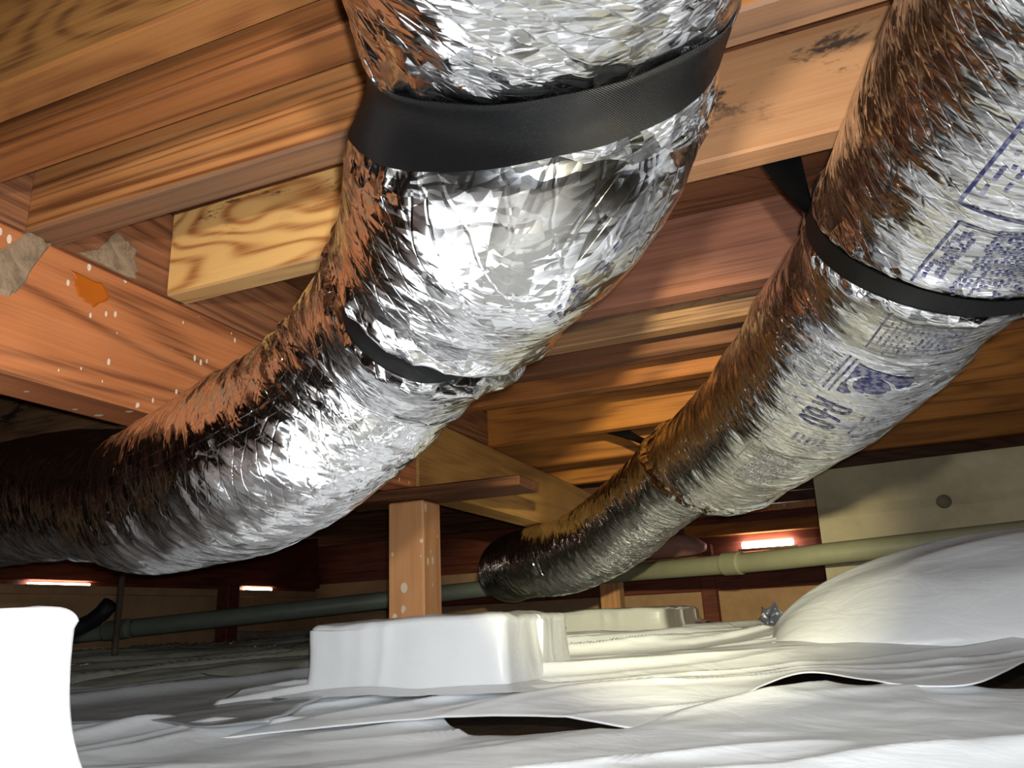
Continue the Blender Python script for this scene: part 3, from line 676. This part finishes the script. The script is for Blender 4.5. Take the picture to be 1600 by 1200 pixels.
def ribbon(name, P, Wd, parent, thick=.0016, n=24):
    """flat webbing through points P with half-width vectors Wd"""
    P = np.array(P, float); Wd = np.array(Wd, float); t = np.linspace(0, len(P) - 1, n); i = np.minimum(t.astype(int), len(P) - 2); f = (t - i)[:, None]
    C = P[i] * (1 - f) + P[i + 1] * f; w = Wd[i] * (1 - f) + Wd[i + 1] * f
    T = np.gradient(C, axis=0); N = np.cross(T, w); N /= np.linalg.norm(N, axis=1)[:, None]
    q = np.linspace(-1, 1, 7)[None, :, None]
    A = C[:, None] + w[:, None] * q + N[:, None] * thick / 2; B = C[:, None] + w[:, None] * q - N[:, None] * thick / 2
    X = np.concatenate([A, B[:, ::-1], A[:, :1]], 1)
    s = np.r_[0, np.cumsum(np.linalg.norm(np.diff(C, axis=0), axis=1))]
    qq = np.concatenate([q[..., 0], q[:, ::-1, 0], q[:, :1, 0]], 1) * .019
    uv = np.stack(np.broadcast_arrays(s[:, None], qq), -1)
    return grid_ob(name, X, M_web, parent, uv=uv)
PI = math.pi
s1 = empty('hanging_strap', (-.13, .44, .25)); tag(s1, 'broad black webbing strap around the big duct near the top of the photo', 'strap')
strap_taut(d1, (-.1118, .357, .2787), (.1458, -.8519, .5029), .046, s1, srange=(.62, 1.12), proud=-.002)
s2 = empty('hanging_strap', (-.31, .61, .18)); tag(s2, 'narrow black strap half buried in crumpled folds of the big duct', 'strap')
strap_ring(d1, 1.14, .03, .005, .030, 2.2, 5.2, s2, sink=.001, squash=lambda t: np.clip(np.minimum((t - 2.75) * 1.6, (4.75 - t) * 1.6), .12, 1))
s3 = empty('hanging_strap', (.14, .92, .25)); tag(s3, 'black strap hanging from a joist and cinching the right duct', 'strap')
strap_ring(d2, .82, .08, .02, .036, 0, 2 * PI, s3, sink=.0012)
s4 = empty('hanging_strap', (-.27, 1.9, .24)); tag(s4, 'far black strap hanging to the waist of the right duct', 'strap')
strap_ring(d2, 1.90, .16, -.08, .030, 0, 2 * PI, s4, sink=.0012)

# hanging tails of the two straps on the right duct
def duct_pt(d, s, th, off): return d.at(np.array([s]), np.array([th]), off)[0]
a = duct_pt(d2, .855, 5.15, .001); b = duct_pt(d2, .815, 4.86, .001)
ribbon('strap_tail', [(.018, .853, .528), (.022, .853, .505), (.5 * (.022 + a[0]), .5 * (.853 + a[1]), .455), tuple(a), tuple(b)],
       [(.023, 0, .002), (.023, .002, .002), (.014, .010, .004), (.006, .014, .004), (.004, .016, .004)], s3)
a = duct_pt(d2, 2.15, 5.75, .001); b = duct_pt(d2, 2.05, 5.30, .001)
ribbon('strap_tail', [(-.490, 2.085, .525), (-.490, 2.085, .497), (.5 * (-.49 + a[0]), .5 * (2.085 + a[1]), .47), tuple(a), tuple(b)],
       [(.032, 0, 0), (.032, 0, 0), (.02, .006, 0), (.012, .012, .004), (.006, .012, .006)], s4)

# ------------------------------------------------------------------ printing on the duct film
def ink_strokes(name, d, lines, wd, mat, parent, s0, t0, R=.128):
    """polylines in metres (x along the duct, y around it upwards) laid on the film as thin ink"""
    V, F = [], []
    for L in lines:
        P = []
        for i in range(len(L) - 1):
            A, B = np.array(L[i], float), np.array(L[i + 1], float); m = max(1, int(np.linalg.norm(B - A) / .004))
            for q in range(m): P.append(A + (B - A) * q / m)
        P.append(np.array(L[-1], float)); P = np.array(P)
        T = np.gradient(P, axis=0); T /= np.maximum(np.linalg.norm(T, axis=1), 1e-9)[:, None]; N = np.stack([-T[:, 1], T[:, 0]], 1)
        k = len(V); Q = np.stack([P + N * wd / 2, P - N * wd / 2], 1).reshape(-1, 2)
        V += d.at(s0 + Q[:, 0], t0 - Q[:, 1] / R, .0010).tolist()
        F += [(k + 2 * i, k + 2 * i + 1, k + 2 * i + 3, k + 2 * i + 2) for i in range(len(P) - 1)]
    return mesh_ob(name, V, F, mat, parent)
def arc(cx, cy, rx, ry, a0, a1, n=14): return [(cx + rx * math.cos(math.radians(a0 + (a1 - a0) * i / n)), cy + ry * math.sin(math.radians(a0 + (a1 - a0) * i / n))) for i in range(n + 1)]
h = .046
GL = {'R': (.017, [[(0, 0), (0, h)], [(0, h), (.009, h)] + arc(.009, h * .74, .006, h * .26, 90, -90) + [(0, h * .48)], [(.007, h * .48), (.015, 0)]]),
      '-': (.010, [[(.001, h * .45), (.008, h * .45)]]),
      '6': (.017, [arc(.0075, h * .3, .0065, h * .28, 0, 360, 22), arc(.012, h * .3, .011, h * .68, 180, 95, 12)]),
      '.': (.006, [[(.001, .001), (.004, .001)]]),
      '0': (.017, [arc(.0075, h * .5, .0068, h * .48, 0, 360, 26)])}
x, Ls = 0, []
for ch in 'R-6.0':
    adv, st = GL[ch]; Ls += [[(x + p[0], p[1]) for p in l] for l in st]; x += adv
o = ink_strokes('printed_rating', d2, Ls, .0044, INK, du2, 1.045, 3.79); o['label'] = 'blue-black rating R-6.0 printed on the film'
# maker's emblem: dark wedge block with a pale curling swoosh, two rules beside it
def emblem():
    n, m = 70, 60; sx, sy = .052, .070
    u = np.linspace(0, 1, n + 1); v = np.linspace(0, 1, m + 1)
    S = .962 + (u * sx)[:, None] + 0 * v; Th = 3.70 - (v * sy / .128)[None] + 0 * u[:, None]
    uc = ((u[:-1] + u[1:]) / 2)[:, None] + 0 * v[None, :-1]; vc = ((v[:-1] + v[1:]) / 2)[None] + 0 * uc
    block = (vc < 1.0 - 1.1 * np.abs(uc - .22)) & (vc < .42 + .9 * (uc < .45)) & (vc > .02)
    block |= (uc < .18 + .10 * vc) & (vc < .98)
    r = np.hypot((uc - .52) / .34, (vc - .46) / .36); ang = np.arctan2(vc - .46, uc - .52)
    sw = (np.abs(r - 1) < .24 - .06 * np.abs(ang)) & (ang > -2.6) | (np.hypot((uc - .60) / .6, (vc - .40) / .5) < .30) & (uc > .75)
    core = (np.hypot((uc - .50) / .20, (vc - .48) / .24) < 1)
    keep = (block & ~sw) | core
    X = d2.at(S, Th, .0010)
    o = grid_ob('printed_emblem', X, INK, du2, smooth=False, keep=keep); o['label'] = 'dark printed emblem with a pale swoosh'; return o
emblem()
ink_strokes('printed_rule', d2, [[(0, 0), (.062, 0)], [(.0, -.008), (.062, -.008)]], .0026, INK, du2, .958, 3.745)
ink_strokes('printed_frame', d2, [[(-.19, 0), (0, 0), (0, .075)]], .0032, INK, du2, .597, 3.85)
ink_strokes('printed_frame', d2, [[(0, 0), (.092, 0)], [(0, 0), (0, .06)]], .0022, INK, du2, .617, 3.775)
ink_strokes('printed_frame', d2, [[(0, 0), (.11, 0)]], .0020, INK, du2, .775, 3.735)
ink_strokes('printed_rule', d2, [[(0, 0), (.065, 0)]], .0022, INK2, du2, 1.16, 3.95)
ink_strokes('printed_rule', d2, [[(0, 0), (.09, 0)]], .0016, INK2, du2, 1.27, 3.95)
def worn_rows(d, s0, s1, t0, t1, rows, mat, parent, seed, fill=.6, wd=.0042):
    random.seed(seed); Ls = []
    for r in range(rows):
        y = (t0 - (t0 + (t1 - t0) * (r + .5) / rows)) * .128; xx = random.uniform(0, .012)
        end = (s1 - s0) * random.uniform(.65, 1)
        while xx < end:
            l = random.uniform(.0015, .0045)
            if random.random() < fill: Ls.append([(xx, y + random.uniform(-.0008, .0008)), (xx + l, y + random.uniform(-.0008, .0008))])
            xx += l + random.uniform(.0012, .003)
    return ink_strokes('printed_small_print', d, Ls, wd, mat, parent, s0, t0)
worn_rows(d2, .43, .59, 3.80, 3.40, 9, INK3, du2, 1, .8, .0034)
worn_rows(d2, .622, .70, 3.75, 3.62, 4, INK3, du2, 2, .75, .0036)
worn_rows(d2, .61, .72, 3.55, 3.08, 13, INK3, du2, 3, .75, .0028)
worn_rows(d2, .78, .90, 3.70, 3.08, 13, INK3, du2, 4, .7, .0026)
worn_rows(d2, .962, 1.02, 3.90, 3.80, 2, INK2, du2, 5, .8, .0026)
worn_rows(d2, 1.05, 1.16, 3.30, 3.02, 3, INK3, du2, 6, .6, .003)
worn_rows(d2, 1.15, 1.195, 3.70, 3.35, 5, INK3, du2, 7, .85, .0042)
worn_rows(d2, 1.26, 1.48, 3.82, 3.35, 15, INK2, du2, 8, .7, .0026)
worn_rows(d1, .955, 1.00, 3.0, 2.84, 3, INK, du1, 9, .7, .003)
worn_rows(d1, 1.08, 1.115, 2.95, 2.82, 3, INK, du1, 10, .7, .003)
